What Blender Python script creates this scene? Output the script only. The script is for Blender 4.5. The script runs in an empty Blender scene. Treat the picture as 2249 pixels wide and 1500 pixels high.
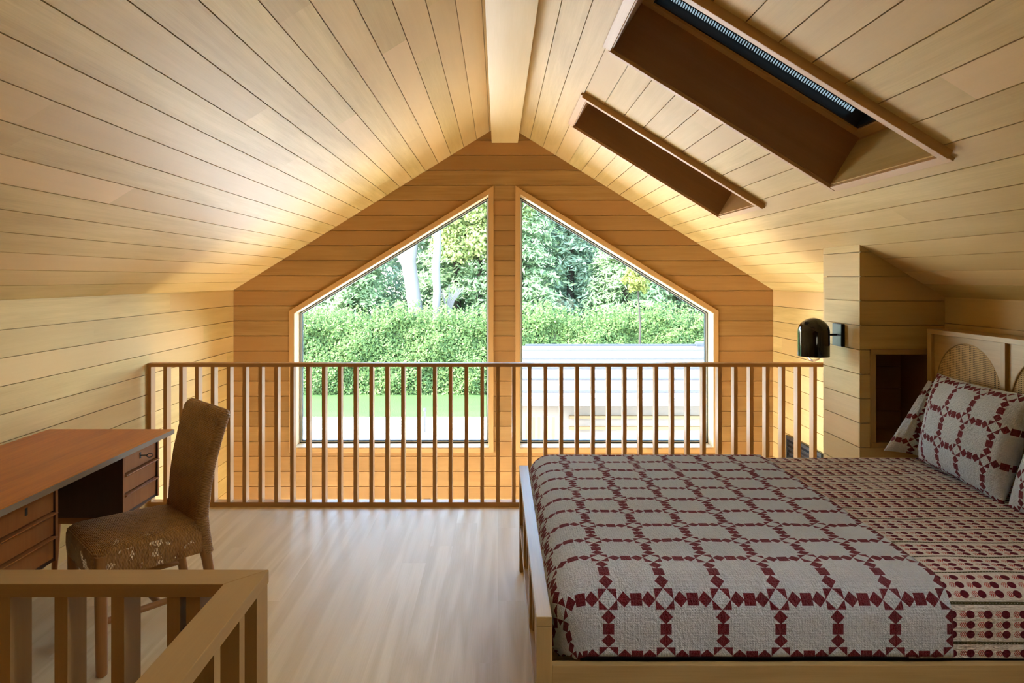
import bpy, math, random
import numpy as np
from mathutils import Vector, Matrix
random.seed(7); RNG = np.random.default_rng(7)
SC = bpy.context.scene; COL = SC.collection
R = math.radians

# ------------------------------------------------------------------ camera, sky, sun, exposure
cam_d = bpy.data.cameras.new('camera'); cam = bpy.data.objects.new('camera', cam_d); COL.objects.link(cam)
cam.location = (0, 0, 1.5); cam.rotation_euler = (R(90), 0, 0)
cam_d.sensor_width = 36; cam_d.lens = 1499/2249*36
cam_d.shift_x = (1124.5-1094)/2249; cam_d.shift_y = -(750-611)/2249
cam_d.clip_start = .05; cam_d.clip_end = 300
SC.camera = cam
SC.view_settings.view_transform = 'Standard'; SC.view_settings.look = 'None'
SC.view_settings.gamma = 1; SC.view_settings.use_curve_mapping = False
SC.view_settings.exposure = 2.85
SC.cycles.max_bounces = 10; SC.cycles.diffuse_bounces = 5; SC.cycles.use_adaptive_sampling = True; SC.cycles.adaptive_threshold = .018; SC.cycles.transparent_max_bounces = 12
SC.cycles.sample_clamp_indirect = 30; SC.cycles.use_denoising = True
try: SC.cycles.caustics_reflective = False; SC.cycles.caustics_refractive = False
except Exception: pass
W = bpy.data.worlds.new('sky'); SC.world = W; W.use_nodes = True
nt = W.node_tree; nt.nodes.clear()
sk = nt.nodes.new('ShaderNodeTexSky'); sk.sky_type = 'NISHITA'; sk.sun_disc = False
sk.sun_elevation = R(44); sk.sun_rotation = R(240); sk.dust_density = 1.5
bg = nt.nodes.new('ShaderNodeBackground'); bg.inputs[1].default_value = .80
ow = nt.nodes.new('ShaderNodeOutputWorld'); nt.links.new(sk.outputs[0], bg.inputs[0]); nt.links.new(bg.outputs[0], ow.inputs[0])
sd = bpy.data.lights.new('sun', 'SUN'); sd.energy = 6.0; sd.angle = R(1.0); sd.color = (1, .95, .86)
sun = bpy.data.objects.new('sun', sd); COL.objects.link(sun); sun.location = (-8, -8, 14)
sun.rotation_euler = Vector((.95, .42, -1.0)).to_track_quat('-Z', 'Y').to_euler()
def portal(loc, rot, sx, sy):
    d = bpy.data.lights.new('window_portal', 'AREA'); d.shape = 'RECTANGLE'; d.size = sx; d.size_y = sy; d.cycles.is_portal = True
    o = bpy.data.objects.new('window_portal', d); COL.objects.link(o); o.location = loc; o.rotation_euler = rot
portal((-.92, 6.16, 1.1), (R(-90), 0, 0), 1.8, 2.3); portal((1.03, 6.16, 1.1), (R(-90), 0, 0), 1.8, 2.3)
portal((.05, 6.16, -1.5), (R(-90), 0, 0), 4.0, 2.3); portal((1.5, -3.2, .93), (R(90), 0, 0), .6, .45)

portal((-2.5, 4.1, -1.5), (0, R(-90), 0), 2.2, 3.4)

# ------------------------------------------------------------------ helpers
def tag(o, label=None, cat=None, group=None, kind=None):
    if label: o['label'] = label
    if cat: o['category'] = cat
    if group: o['group'] = group
    if kind: o['kind'] = kind
    return o
def empty(name, loc=(0,0,0), rz=0, label=None, cat=None, group=None):
    o = bpy.data.objects.new(name, None); COL.objects.link(o); o.location = loc; o.rotation_euler = (0, 0, rz)
    o.empty_display_size = .1
    return tag(o, label, cat, group)
class MB:
    """collects polygons with metre UVs (u along the grain) and a board number per face"""
    def __init__(s): s.v = []; s.f = []; s.uv = []; s.b = []; s.smooth = False
    def poly(s, pts, grain=(1,0,0), bid=0., uv=None):
        pts = [Vector(p) for p in pts]; n0 = len(s.v); s.v += [tuple(p) for p in pts]
        s.f.append(tuple(range(n0, n0+len(pts))))
        if uv is None:
            n = (pts[1]-pts[0]).cross(pts[2]-pts[0])
            if n.length < 1e-12 and len(pts) > 3: n = (pts[2]-pts[0]).cross(pts[3]-pts[0])
            n.normalize() if n.length > 0 else None
            g = Vector(grain); g = g - n*g.dot(n)
            if g.length < 1e-3: g = n.orthogonal()
            g.normalize(); w = n.cross(g)
            if abs(w.z) > .5: w = w if w.z > 0 else -w
            uv = [(p.dot(g), p.dot(w)) for p in pts]
        s.uv += uv; s.b.append(bid)
    def prism(s, base, d, grain=(1,0,0), bid=0.):
        """base polygon (3D points) extruded by vector d"""
        base = [Vector(p) for p in base]; d = Vector(d); top = [p+d for p in base]
        n = (base[1]-base[0]).cross(base[2]-base[0])
        if n.dot(d) > 0: base, top = base[::-1], top[::-1]
        s.poly(base, grain, bid); s.poly(top[::-1], grain, bid)
        for i in range(len(base)):
            j = (i+1) % len(base); s.poly([base[j], base[i], top[i], top[j]], grain, bid)
    def box(s, x0, x1, y0, y1, z0, z1, grain=(1,0,0), bid=None):
        if bid is None: bid = random.random()*50
        s.prism([(x0,y0,z0),(x1,y0,z0),(x1,y1,z0),(x0,y1,z0)], (0,0,z1-z0), grain, bid)
    def grid(s, P, UV, bid=0., close_u=False):
        """P[i][j] points, UV likewise; shared vertices"""
        n0 = len(s.v); ni, nj = len(P), len(P[0])
        for row in P: s.v += [tuple(p) for p in row]
        for i in range(ni-1):
            for j in range(nj-1):
                s.f.append((n0+i*nj+j, n0+i*nj+j+1, n0+(i+1)*nj+j+1, n0+(i+1)*nj+j))
                s.uv += [UV[i][j], UV[i][j+1], UV[i+1][j+1], UV[i+1][j]]; s.b.append(bid)
    def tube(s, pts, r, n=10, bid=0., caps=True):
        pts = [Vector(p) for p in pts]; rs = r if isinstance(r, (list, tuple)) else [r]*len(pts)
        P = []; UV = []; L = 0; ref = None
        for i, p in enumerate(pts):
            t = (pts[min(i+1, len(pts)-1)]-pts[max(i-1, 0)]).normalized()
            if ref is None: ref = t.orthogonal().normalized()
            ref = (ref - t*ref.dot(t)).normalized(); w = t.cross(ref)
            if i: L += (p-pts[i-1]).length
            P.append([p+(ref*math.cos(a)+w*math.sin(a))*rs[i] for a in [2*math.pi*k/n for k in range(n+1)]])
            UV.append([(L, 2*math.pi*rs[0]*k/n) for k in range(n+1)])
        s.grid(P, UV, bid)
        if caps:
            s.poly(P[0][:-1][::-1], bid=bid); s.poly(P[-1][:-1], bid=bid)
    def lathe(s, prof, c=(0,0,0), n=32, bid=0.):
        P = []; UV = []
        for r, z in prof:
            P.append([(c[0]+r*math.cos(2*math.pi*k/n), c[1]+r*math.sin(2*math.pi*k/n), c[2]+z) for k in range(n+1)])
            UV.append([(z, k/n) for k in range(n+1)])
        s.grid(P, UV, bid)
    def loft(s, secs, uvs, bid=0.): s.grid(secs, uvs, bid)
    def build(s, name, mat, parent=None, smooth=False, bevel=0, merge=False, kind=None):
        me = bpy.data.meshes.new(name); me.from_pydata(s.v, [], s.f)
        ul = me.uv_layers.new(name='UVMap'); ul.data.foreach_set('uv', np.array(s.uv, dtype=np.float32).ravel())
        at = me.attributes.new('bid', 'FLOAT', 'FACE'); at.data.foreach_set('value', np.array(s.b, dtype=np.float32))
        if merge:
            import bmesh
            bm = bmesh.new(); bm.from_mesh(me); bmesh.ops.remove_doubles(bm, verts=bm.verts, dist=1e-5); bmesh.ops.recalc_face_normals(bm, faces=bm.faces); bm.to_mesh(me); bm.free()
        if smooth: me.polygons.foreach_set('use_smooth', [True]*len(me.polygons))
        me.materials.append(mat); me.update()
        o = bpy.data.objects.new(name, me); COL.objects.link(o)
        if parent: o.parent = parent
        if bevel:
            if not merge:
                import bmesh
                bm = bmesh.new(); bm.from_mesh(me); bmesh.ops.remove_doubles(bm, verts=bm.verts, dist=1e-5); bm.to_mesh(me); bm.free()
            m = o.modifiers.new('bevel', 'BEVEL'); m.width = bevel; m.segments = 2; m.limit_method = 'ANGLE'
        if kind: o['kind'] = kind
        return o
def clip(poly, axis, val, keep_above):
    out = []
    for i in range(len(poly)):
        a, b = poly[i], poly[(i+1) % len(poly)]
        ia = (a[axis] >= val) == keep_above or abs(a[axis]-val) < 1e-9; ib = (b[axis] >= val) == keep_above or abs(b[axis]-val) < 1e-9
        if ia: out.append(a)
        if ia != ib:
            t = (val-a[axis])/(b[axis]-a[axis]); p = [a[0]+t*(b[0]-a[0]), a[1]+t*(b[1]-a[1])]; p[axis] = val; out.append(tuple(p))
    q = []
    for p in out:
        if not q or (abs(p[0]-q[-1][0])+abs(p[1]-q[-1][1])) > 1e-6: q.append(p)
    if len(q) > 1 and abs(q[0][0]-q[-1][0])+abs(q[0][1]-q[-1][1]) < 1e-6: q.pop()
    return q
PITCH = .1311
def boards(mb, polys, O, U, V, N, phase=0., seed=0, gap=.0042, thick=.014, back=.09, pitch=PITCH, joints=True, bclip=None):
    """tongue and groove boards running along U on a wall whose inner face lies at O; N points into the room"""
    O, U, V, N = map(Vector, (O, U, V, N)); to = lambda p, d: O+U*p[0]+V*p[1]-N*d
    for P in polys:
        BP = clip(P, bclip[0], bclip[1], bclip[2]) if bclip else P
        if len(BP) > 2: mb.prism([to(p, thick) for p in BP], -N*back, U, seed+.5)
        v0 = min(p[1] for p in P); v1 = max(p[1] for p in P)
        for k in range(int(math.floor((v0-phase)/pitch)), int(math.ceil((v1-phase)/pitch))):
            Q = clip(clip(P, 1, phase+k*pitch+gap/2, True), 1, phase+(k+1)*pitch-gap/2, False)
            if len(Q) < 3: continue
            rr = random.Random(k*131+seed*17); cuts = []
            if joints:
                x = -12+rr.random()*4
                while x < 12: cuts.append(x); x += 2.6+rr.random()*2.6
            u0 = min(p[0] for p in Q); u1 = max(p[0] for p in Q)
            cs = [-99]+cuts+[99]
            for a, b in zip(cs[:-1], cs[1:]):
                if b < u0 or a > u1: continue
                T = clip(clip(Q, 0, a, True), 0, b, False)
                if len(T) >= 3: mb.prism([to(p, 0) for p in T], -N*(thick+.001), U, seed+(k*7.13+a*.37) % 43)

# ------------------------------------------------------------------ shader maths
class S:
    def __init__(s, t, o): s.t = t; s.o = o
    def _m(s, op, *xs):
        n = s.t.nodes.new('ShaderNodeMath'); n.operation = op
        for i, x in enumerate(xs):
            if isinstance(x, S): s.t.links.new(x.o, n.inputs[i])
            else: n.inputs[i].default_value = float(x)
        return S(s.t, n.outputs[0])
    def __add__(s, x): return s._m('ADD', s, x)
    __radd__ = __add__
    def __sub__(s, x): return s._m('SUBTRACT', s, x)
    def __rsub__(s, x): return s._m('SUBTRACT', x, s)
    def __mul__(s, x): return s._m('MULTIPLY', s, x)
    __rmul__ = __mul__
    def __truediv__(s, x): return s._m('DIVIDE', s, x)
    def __lt__(s, x): return s._m('LESS_THAN', s, x)
    def __gt__(s, x): return s._m('GREATER_THAN', s, x)
    def abs(s): return s._m('ABSOLUTE', s)
    def frac(s): return s._m('FRACT', s)
    def floor(s): return s._m('FLOOR', s)
    def sin(s): return s._m('SINE', s)
    def pow(s, x): return s._m('POWER', s, x)
    def max(s, x): return s._m('MAXIMUM', s, x)
    def min(s, x): return s._m('MINIMUM', s, x)
    def sqrt(s): return s._m('SQRT', s)
class Mat:
    def __init__(m, name, rough=.6, spec=.4):
        m.m = bpy.data.materials.new(name); m.m.use_nodes = True; m.t = m.m.node_tree
        m.b = m.t.nodes['Principled BSDF']; m.b.inputs['Roughness'].default_value = rough
        m.b.inputs['Specular IOR Level'].default_value = spec; m.out = m.t.nodes['Material Output']
    def uv(m):
        n = m.t.nodes.new('ShaderNodeUVMap'); n.uv_map = 'UVMap'; x = m.t.nodes.new('ShaderNodeSeparateXYZ'); m.t.links.new(n.outputs[0], x.inputs[0])
        return S(m.t, x.outputs[0]), S(m.t, x.outputs[1])
    def pos(m):
        n = m.t.nodes.new('ShaderNodeTexCoord'); x = m.t.nodes.new('ShaderNodeSeparateXYZ'); m.t.links.new(n.outputs['Object'], x.inputs[0])
        return [S(m.t, x.outputs[i]) for i in range(3)]
    def attr(m, name='bid'):
        n = m.t.nodes.new('ShaderNodeAttribute'); n.attribute_name = name; return S(m.t, n.outputs['Fac'])
    def vec(m, x, y, z=0.):
        n = m.t.nodes.new('ShaderNodeCombineXYZ')
        for i, q in enumerate((x, y, z)):
            if isinstance(q, S): m.t.links.new(q.o, n.inputs[i])
            else: n.inputs[i].default_value = q
        return n.outputs[0]
    def noise(m, vec, scale=1., detail=3., rough=.5, dist=0.):
        n = m.t.nodes.new('ShaderNodeTexNoise'); m.t.links.new(vec, n.inputs['Vector']); n.inputs['Scale'].default_value = scale
        n.inputs['Detail'].default_value = detail; n.inputs['Roughness'].default_value = rough; n.inputs['Distortion'].default_value = dist
        return S(m.t, n.outputs['Fac'])
    def rand(m, x):
        n = m.t.nodes.new('ShaderNodeTexWhiteNoise'); n.noise_dimensions = '1D'; m.t.links.new(x.o, n.inputs['W']); return S(m.t, n.outputs['Value'])
    def rng(m, x, a, b, c=0., d=1.):
        n = m.t.nodes.new('ShaderNodeMapRange'); m.t.links.new(x.o, n.inputs[0])
        for i, q in enumerate((a, b, c, d)): n.inputs[i+1].default_value = q
        return S(m.t, n.outputs[0])
    def mix(m, fac, a, b):
        n = m.t.nodes.new('ShaderNodeMix'); n.data_type = 'RGBA'
        def put(s, v):
            if isinstance(v, S): m.t.links.new(v.o, s)
            elif isinstance(v, (int, float)): s.default_value = v
            elif isinstance(v, tuple): s.default_value = (*v, 1)
            else: m.t.links.new(v, s)
        put(n.inputs[0], fac); put(n.inputs[6], a); put(n.inputs[7], b)
        return n.outputs[2]
    def color(m, c):
        if isinstance(c, tuple): m.b.inputs['Base Color'].default_value = (*c, 1)
        else: m.t.links.new(c, m.b.inputs['Base Color'])
    def bump(m, h, strength=.3, dist=.002):
        n = m.t.nodes.new('ShaderNodeBump'); n.inputs['Strength'].default_value = strength; n.inputs['Distance'].default_value = dist
        m.t.links.new(h.o, n.inputs['Height']); m.t.links.new(n.outputs[0], m.b.inputs['Normal'])
    def alpha(m, a): m.t.links.new(a.o, m.b.inputs['Alpha'])
def plain(name, c, rough=.5, metal=0., spec=.4):
    m = Mat(name, rough, spec); m.color(c); m.b.inputs['Metallic'].default_value = metal; return m.m
def wood(name, light, dark, tone, rough=.5, streak=10., vary=.5, spec=.3, coarse=1., bv=.30):
    m = Mat(name, rough, spec); u, v = m.uv(); b = m.attr(); r = m.rand(b); r2 = m.rand(b+11.7)
    big = m.noise(m.vec(u*.9*coarse+r*40., v*6.*coarse, r2*20.), 1., 3., .55, .6)
    med = m.noise(m.vec(u*1.6*coarse+r*17., v*38.*coarse, r2*9.), 1., 3., .6, .3)
    fine = m.noise(m.vec(u*streak*.6+r*9., v*260., 0.), 1., 2., .5)
    f = m.rng(big*.55+med*.35+fine*.2, .36, .74)
    c = m.mix(f, light, dark); c = m.mix((r-.1)*vary, c, tone)
    g = m.mix(r2*bv, c, m.mix(.7, c, dark)); m.color(g)
    m.bump(fine*.5+med*.5, .12, .001)
    return m.m
M = {}
M['cedar'] = wood('cedar', (.74,.545,.215), (.47,.31,.095), (.71,.465,.20), .5, vary=.95, spec=.2, bv=.62)
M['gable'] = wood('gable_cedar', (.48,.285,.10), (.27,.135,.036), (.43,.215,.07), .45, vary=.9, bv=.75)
M['beam'] = wood('beam_cedar', (.73,.53,.235), (.65,.45,.18), (.70,.49,.21), .45, vary=.3)
M['rail'] = wood('rail_fir', (.50,.27,.095), (.36,.17,.05), (.45,.22,.07), .42, vary=.6)
M['guard'] = wood('guard_fir', (.38,.22,.075), (.29,.15,.045), (.34,.185,.058), .42, vary=.6)
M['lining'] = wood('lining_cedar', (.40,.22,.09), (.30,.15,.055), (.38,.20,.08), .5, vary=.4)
M['trim'] = wood('casing_fir', (.60,.37,.15), (.51,.29,.105), (.56,.33,.13), .42, vary=.3)
M['jamb'] = wood('jamb_fir', (.84,.68,.44), (.76,.58,.34), (.80,.62,.38), .5, vary=.3)
M['oak'] = wood('oak', (.48,.31,.115), (.31,.18,.055), (.43,.27,.09), .34, vary=.4, spec=.5, coarse=1.4)
M['teak'] = wood('teak', (.64,.215,.014), (.34,.085,.006), (.54,.16,.010), .36, vary=.3, spec=.12, coarse=2.2)
M['teak_front'] = wood('teak_front', (.38,.16,.05), (.24,.085,.024), (.34,.13,.04), .4, vary=.3, spec=.2, coarse=1.3)
M['teak_dark'] = wood('teak_dark', (.07,.03,.014), (.04,.016,.008), (.06,.025,.012), .5, vary=.3)
M['void'] = plain('dark_interior', (.02,.014,.01), .8)
M['black'] = plain('black_metal', (.008,.008,.009), .35)
M['brass'] = plain('aged_brass', (.35,.26,.12), .35, 1.)
M['darkmetal'] = plain('dark_grey_metal', (.03,.032,.034), .45, .2)
M['gasket'] = plain('gasket', (.02,.035,.035), .5)
M['sash'] = plain('sash_white', (.62,.66,.66), .35)
M['lampglass'] = plain('black_glass', (.004,.004,.004), .04, 0., .6)
M['white'] = plain('white_plastic', (.8,.8,.78), .4)
M['ground'] = plain('pale_concrete', (.72,.70,.66), .9)
M['roof_white'] = plain('white_metal_roof', (.072,.075,.080), .8)
M['roof_seam'] = plain('grey_roof_band', (.048,.052,.060), .8)
M['roof_grey'] = plain('blue_grey_flashing', (.018,.024,.034), .8)
M['render_wall'] = plain('cream_wall', (.13,.11,.088), .8)
M['plaster'] = plain('lower_plaster', (.80,.76,.68), .8)
M['fence_wood'] = plain('fence_wood', (.12,.075,.03), .7)
M['wire'] = plain('wire', (.06,.09,.06), .6)
M['bark'] = plain('pale_bark', (.085,.082,.075), .9)
M['bark_dark'] = plain('brown_bark', (.016,.012,.008), .9)
M['mattress'] = plain('mattress_ticking', (.06,.05,.055), .9)
def floor_mat():
    m = Mat('oak_floor', .32, .35); u, v = m.uv(); b = m.attr(); r = m.rand(b); r2 = m.rand(b+5.1)
    w = m.noise(m.vec(u*.55+r*31., v*7., r2*13.), 1., 2., .5, .3)
    ring = ((w*26.+v*6.).sin()*.5+.5)
    fine = m.noise(m.vec(u*5.+r*9., v*240., 0.), 1., 2.)
    c = m.mix(m.rng(ring*.5+fine*.5, .15, .95), (.74,.585,.345), (.57,.41,.20)); c = m.mix(r*.5, c, (.58,.43,.24)); m.color(c)
    m.b.inputs['Roughness'].default_value = .45; m.b.inputs['Specular IOR Level'].default_value = .22
    m.bump(fine*.4+ring*.3, .06, .001); return m.m
M['floor'] = floor_mat(); M['pale_floor'] = plain('pale_lower_floor', (.78,.74,.66), .6)
def quilt_mat():
    m = Mat('patchwork_cotton', .9, .1); u, v = m.uv()
    p = ((u+.5).frac()-.5).abs(); q = ((v+.5).frac()-.5).abs()
    a = .163; inter = (p.max(q) < a)*((p+q) > a)
    def line(p, q): return (((p-.283).abs()+q) < .124).max((p > .400)*(q < .097))
    red = inter.max(line(p, q)).max(line(q, p))
    n = m.noise(m.vec(u*3., v*3.), 1., 3.)
    white = m.mix(n, (.88,.86,.83), (.80,.78,.75))
    # printed hairline check of the white cotton
    chk = (((u*22.).frac() < .16).max((v*22.).frac() < .16))*.16; white = m.mix(chk, white, (.50,.52,.55))
    m.color(m.mix(red, white, m.mix(n, (.25,.005,.010), (.16,.003,.008))))
    q1 = ((u*11.*math.pi*2).sin()).abs(); q2 = ((v*11.*math.pi*2).sin()).abs()
    wr = m.noise(m.vec(u*6., v*34.), 1., 3., .6, 1.2)
    wr2 = m.noise(m.vec(u*40., v*8.), 1., 2., .6, 1.)
    wr3 = m.noise(m.vec(u*9., v*5.), 1., 4., .65, 1.5)
    m.bump(q1.min(q2)*.25+wr*.9+wr2*.6+wr3*3.2, 1., .012)
    m.b.inputs['Sheen Weight'].default_value = .1; return m.m
M['quilt'] = quilt_mat()
def print_mat():
    m = Mat('block_print_cotton', .9, .1); u, v = m.uv()
    vv = (v/.112).frac()
    n = m.noise(m.vec(u*40., v*40.), 1., 2.)
    uu = u/.0515; du = uu.frac()-.5
    blob = 0
    leaf = 0
    for c in (.22, .47, .73):
        dv = (vv-c)*(.112/.0515)
        e = ((du-.14)*(du-.14)*1.0+dv*dv*1.15).sqrt()+(n-.5)*.05
        b_ = e < .235
        l = ((du+.24)*(du+.24)*.9+dv*dv*1.3).sqrt()+(n-.5)*.03
        lf = (l < .20)*((((du*9.+dv.abs()*7.).frac()) < .55))
        blob = b_ if isinstance(blob, int) else blob.max(b_); leaf = lf if isinstance(leaf, int) else leaf.max(lf)
    d = ((vv+.5).frac()-.5).abs()
    zz = ((u/.009).frac()-.5).abs()*.05
    st = (d < .036)*((zz+d) > .010)
    base = m.mix(n, (.66,.57,.46), (.58,.49,.39))
    c = m.mix(leaf, base, (.42,.06,.04)); c = m.mix(blob, c, (.11,.010,.016)); c = m.mix(st, c, (.07,.055,.02)); 
    m.color(c)
    wr = m.noise(m.vec(u*5., v*30.), 1., 3., .6, 1.)
    q1 = ((u*75.*math.pi).sin()).abs()
    wr3 = m.noise(m.vec(u*22., v*60.), 1., 3., .6, 1.5); m.bump(wr*1.2+wr3*2.+q1*.3, 1., .007); return m.m
M['print'] = print_mat()
def wicker_mat(name, open_gaps, cu=.0105, cv=.0052, c1=(.48,.25,.075), c2=(.18,.072,.02)):
    m = Mat(name, .45, .4); u, v = m.uv()
    row = (v/cv).floor(); par = (row*.5).frac()*2.
    wv = ((u/cu+par)*math.pi).sin()          # over and under
    rv = ((v/cv).frac()*math.pi).sin()
    h = (wv*.5+.5)*rv
    n = m.noise(m.vec(u*14., v*14.), 1., 3.); nf = m.noise(m.vec(u*60., v*260.), 1., 2.)
    m.color(m.mix(m.rng(nf*.6+n*.4, .3, .7), c1, c2))
    m.bump(h, 1., .004)
    g = (h < (.12 if not open_gaps else .22))*(n > (.66 if not open_gaps else .56))
    m.alpha(1.-g); return m.m
M['wicker'] = wicker_mat('wicker', False); M['wicker_open'] = wicker_mat('open_wicker', True)
M['rattan'] = wood('rattan_pole', (.40,.20,.07), (.24,.10,.03), (.34,.16,.05), .35, vary=.3)
def cane_mat():
    m = Mat('cane_webbing', .5, .3); u, v = m.uv(); s = .0085
    a = (u/s).frac(); b = (v/s).frac()
    hole = ((a-.5).abs() < .26)*((b-.5).abs() < .26)
    n = m.noise(m.vec(u*30., v*30.), 1., 2.); m.color(m.mix(n, (.66,.46,.22), (.54,.36,.15)))
    m.bump((a*math.pi).sin()*(b*math.pi).sin(), .5, .002); m.alpha(1.-hole); return m.m
M['cane'] = cane_mat()
def leaf_mat(name, a, b, trans=.5):
    m = Mat(name, .6, .25); bid = m.attr(); r = m.rand(bid)
    c = m.mix(r, a, b); m.color(c)
    t = m.t.nodes.new('ShaderNodeBsdfTranslucent'); m.t.links.new(c, t.inputs[0])
    mx = m.t.nodes.new('ShaderNodeMixShader'); mx.inputs[0].default_value = trans
    m.t.links.new(m.b.outputs[0], mx.inputs[1]); m.t.links.new(t.outputs[0], mx.inputs[2]); m.t.links.new(mx.outputs[0], m.out.inputs[0]); return m.m
M['hedge'] = leaf_mat('hedge_leaves', (.042,.088,.024), (.115,.185,.055))
M['conifer'] = leaf_mat('conifer_needles', (.125,.20,.10), (.23,.33,.165))
M['conifer_blue'] = leaf_mat('bluish_needles', (.125,.20,.135), (.22,.31,.20))
M['broad'] = leaf_mat('yellow_green_leaves', (.15,.21,.07), (.27,.31,.11))
M['lime'] = leaf_mat('lime_leaves', (.12,.15,.035), (.18,.20,.05))
def lawn_mat():
    m = Mat('lawn_grass', .95, .1); x, y, z = m.pos(); n = m.noise(m.vec(x*.5, y*1.4), 1., 5., .6)
    m.color(m.mix(n, (.018,.048,.011), (.036,.070,.020))); m.bump(m.noise(m.vec(x*20., y*20.), 1., 3.), .5, .03); return m.m
M['lawn'] = lawn_mat()
def glass_mat():
    m = bpy.data.materials.new('window_glass'); m.use_nodes = True; t = m.node_tree; t.nodes.clear()
    tr = t.nodes.new('ShaderNodeBsdfTransparent'); tr.inputs[0].default_value = (.95,.97,.96,1)
    gl = t.nodes.new('ShaderNodeBsdfGlossy'); gl.inputs['Roughness'].default_value = .02
    fr = t.nodes.new('ShaderNodeFresnel'); fr.inputs[0].default_value = 1.25
    mx = t.nodes.new('ShaderNodeMixShader'); o = t.nodes.new('ShaderNodeOutputMaterial')
    t.links.new(fr.outputs[0], mx.inputs[0]); t.links.new(tr.outputs[0], mx.inputs[1]); t.links.new(gl.outputs[0], mx.inputs[2]); t.links.new(mx.outputs[0], o.inputs[0]); return m
M['glass'] = glass_mat()
def emis(name, c, s):
    m = Mat(name); m.color(c); m.b.inputs['Emission Color'].default_value = (*c, 1); m.b.inputs['Emission Strength'].default_value = s; return m.m
M['leak'] = emis('glowing_light_leak', (.50,.70,.82), .075)  # emission stands in for daylight leaking past the shade edge

# ------------------------------------------------------------------ the room
XL, XR, YB, YR = -2.304, 2.395, 5.944, -3.0
ZE = 1.397; AX = (XL+XR)/2; SL = .6195; ZA = ZE+SL*(XR-AX); ZL = -2.75; GZ = -2.95
roofz = lambda x: ZA-SL*abs(x-AX)
K = math.sqrt(1+SL*SL); LS = (XR-AX)*K
def wpoly(x0, x1, z0): # from z0 up to the roof
    P = [(x0, z0), (x1, z0), (x1, roofz(x1))]
    if x0 < AX < x1: P.append((AX, ZA))
    return P+[(x0, roofz(x0))]
W1 = dict(a=-1.776, b=-.079, z0=.025, za=1.195, zb=2.232); W2 = dict(a=.190, b=1.875, z0=.025, za=2.232, zb=1.195)
def above(w): return [(w['a'], w['za']), (w['b'], w['zb']), (w['b'], roofz(w['b'])), (w['a'], roofz(w['a']))]
rect = lambda x0, x1, y0, y1: [(x0,y0),(x1,y0),(x1,y1),(x0,y1)]
LD = (-1.95, 2.05, -2.62, -.42)
mb = MB()
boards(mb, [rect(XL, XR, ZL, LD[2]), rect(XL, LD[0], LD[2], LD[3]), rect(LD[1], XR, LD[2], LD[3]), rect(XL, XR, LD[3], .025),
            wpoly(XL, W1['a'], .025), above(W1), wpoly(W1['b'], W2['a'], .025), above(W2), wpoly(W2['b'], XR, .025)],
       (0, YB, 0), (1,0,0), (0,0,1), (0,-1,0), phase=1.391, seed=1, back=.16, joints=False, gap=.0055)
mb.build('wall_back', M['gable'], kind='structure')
# ceilings
mb = MB(); boards(mb, [rect(YR, YB+.2, 0, LS)], (XL, 0, ZE), (0,1,0), (1/K,0,SL/K), (SL/K,0,-1/K), seed=2, back=.22)
mb.build('ceiling_left', M['cedar'], kind='structure')
vx = lambda X: (XR-X)*K
SKY = [(.525, 1.525, 3.965, 4.715), (.525, 1.535, 2.335, 3.145)]
v0, v1 = vx(1.53), vx(.525)
mb = MB(); boards(mb, [rect(YR, YB+.2, 0, v0), rect(YR, YB+.2, v1, LS), rect(YR, .705, v0, v1), rect(1.515, 2.335, v0, v1), rect(3.145, 3.965, v0, v1), rect(4.715, YB+.2, v0, v1)],
                  (XR, 0, ZE), (0,1,0), (-1/K,0,SL/K), (-SL/K,0,-1/K), seed=3, back=.22)
mb.build('ceiling_right', M['cedar'], kind='structure')
# side walls
mb = MB(); boards(mb, [rect(YR, YB+.18, ZL, -2.6), rect(YR, YB+.18, -.45, ZE), rect(YR, 2.4, -2.6, -.45), rect(5.8, YB+.18, -2.6, -.45)], (XL, 0, 0), (0,1,0), (0,0,1), (1,0,0), phase=1.391, seed=4, back=.16)
mb.box(XL-.17, XL-.0015, YR, YB+.16, ZE-.02, ZE+.25, (0,1,0), 1.); mb.build('wall_left', M['cedar'], kind='structure')
mb = MB(); boards(mb, [rect(YR, YB+.18, ZL, ZE)], (XR, 0, 0), (0,1,0), (0,0,1), (-1,0,0), phase=1.391, seed=5, back=.16)
mb.box(XR+.0015, XR+.17, YR, YB+.16, ZE-.02, ZE+.25, (0,1,0), 1.); mb.build('wall_right', M['cedar'], kind='structure')
mb = MB(); RW = (1.25, 1.75, .75, 1.1)
boards(mb, [rect(XL, XR, ZL, 0), wpoly(XL, RW[0], 0), wpoly(RW[1], XR, 0), rect(RW[0], RW[1], 0, RW[2]), wpoly(RW[0], RW[1], RW[3])],
       (0, YR, 0), (1,0,0), (0,0,1), (0,1,0), phase=1.391, seed=6, back=.16, joints=False)
mb.build('wall_rear', M['teak_front'], kind='structure')
# chimney breast with the night cubby
CX, CY0, CY1 = 1.939, 3.66, 4.07; CB = (2.022, 2.36, .621, 1.092)
mb = MB(); cz = roofz(CX); fz = lambda x: roofz(x)
boards(mb, [[(CX, 0), (XR, 0), (XR, CB[2]), (CX, CB[2])], [(CX, CB[2]), (CB[0], CB[2]), (CB[0], CB[3]), (CX, CB[3])],
            [(CB[1], CB[2]), (XR, CB[2]), (XR, CB[3]), (CB[1], CB[3])], [(CX, CB[3]), (XR, CB[3]), (XR, fz(XR)), (CX, fz(CX))]],
       (0, CY0, 0), (1,0,0), (0,0,1), (0,-1,0), phase=1.378, seed=8, back=.02, joints=False, bclip=(0, CX+.036, True))
boards(mb, [rect(CY0+.0145, CY1-.0145, 0, cz)], (CX, 0, 0), (0,1,0), (0,0,1), (-1,0,0), phase=1.378, seed=9, back=.02, joints=False)
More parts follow.
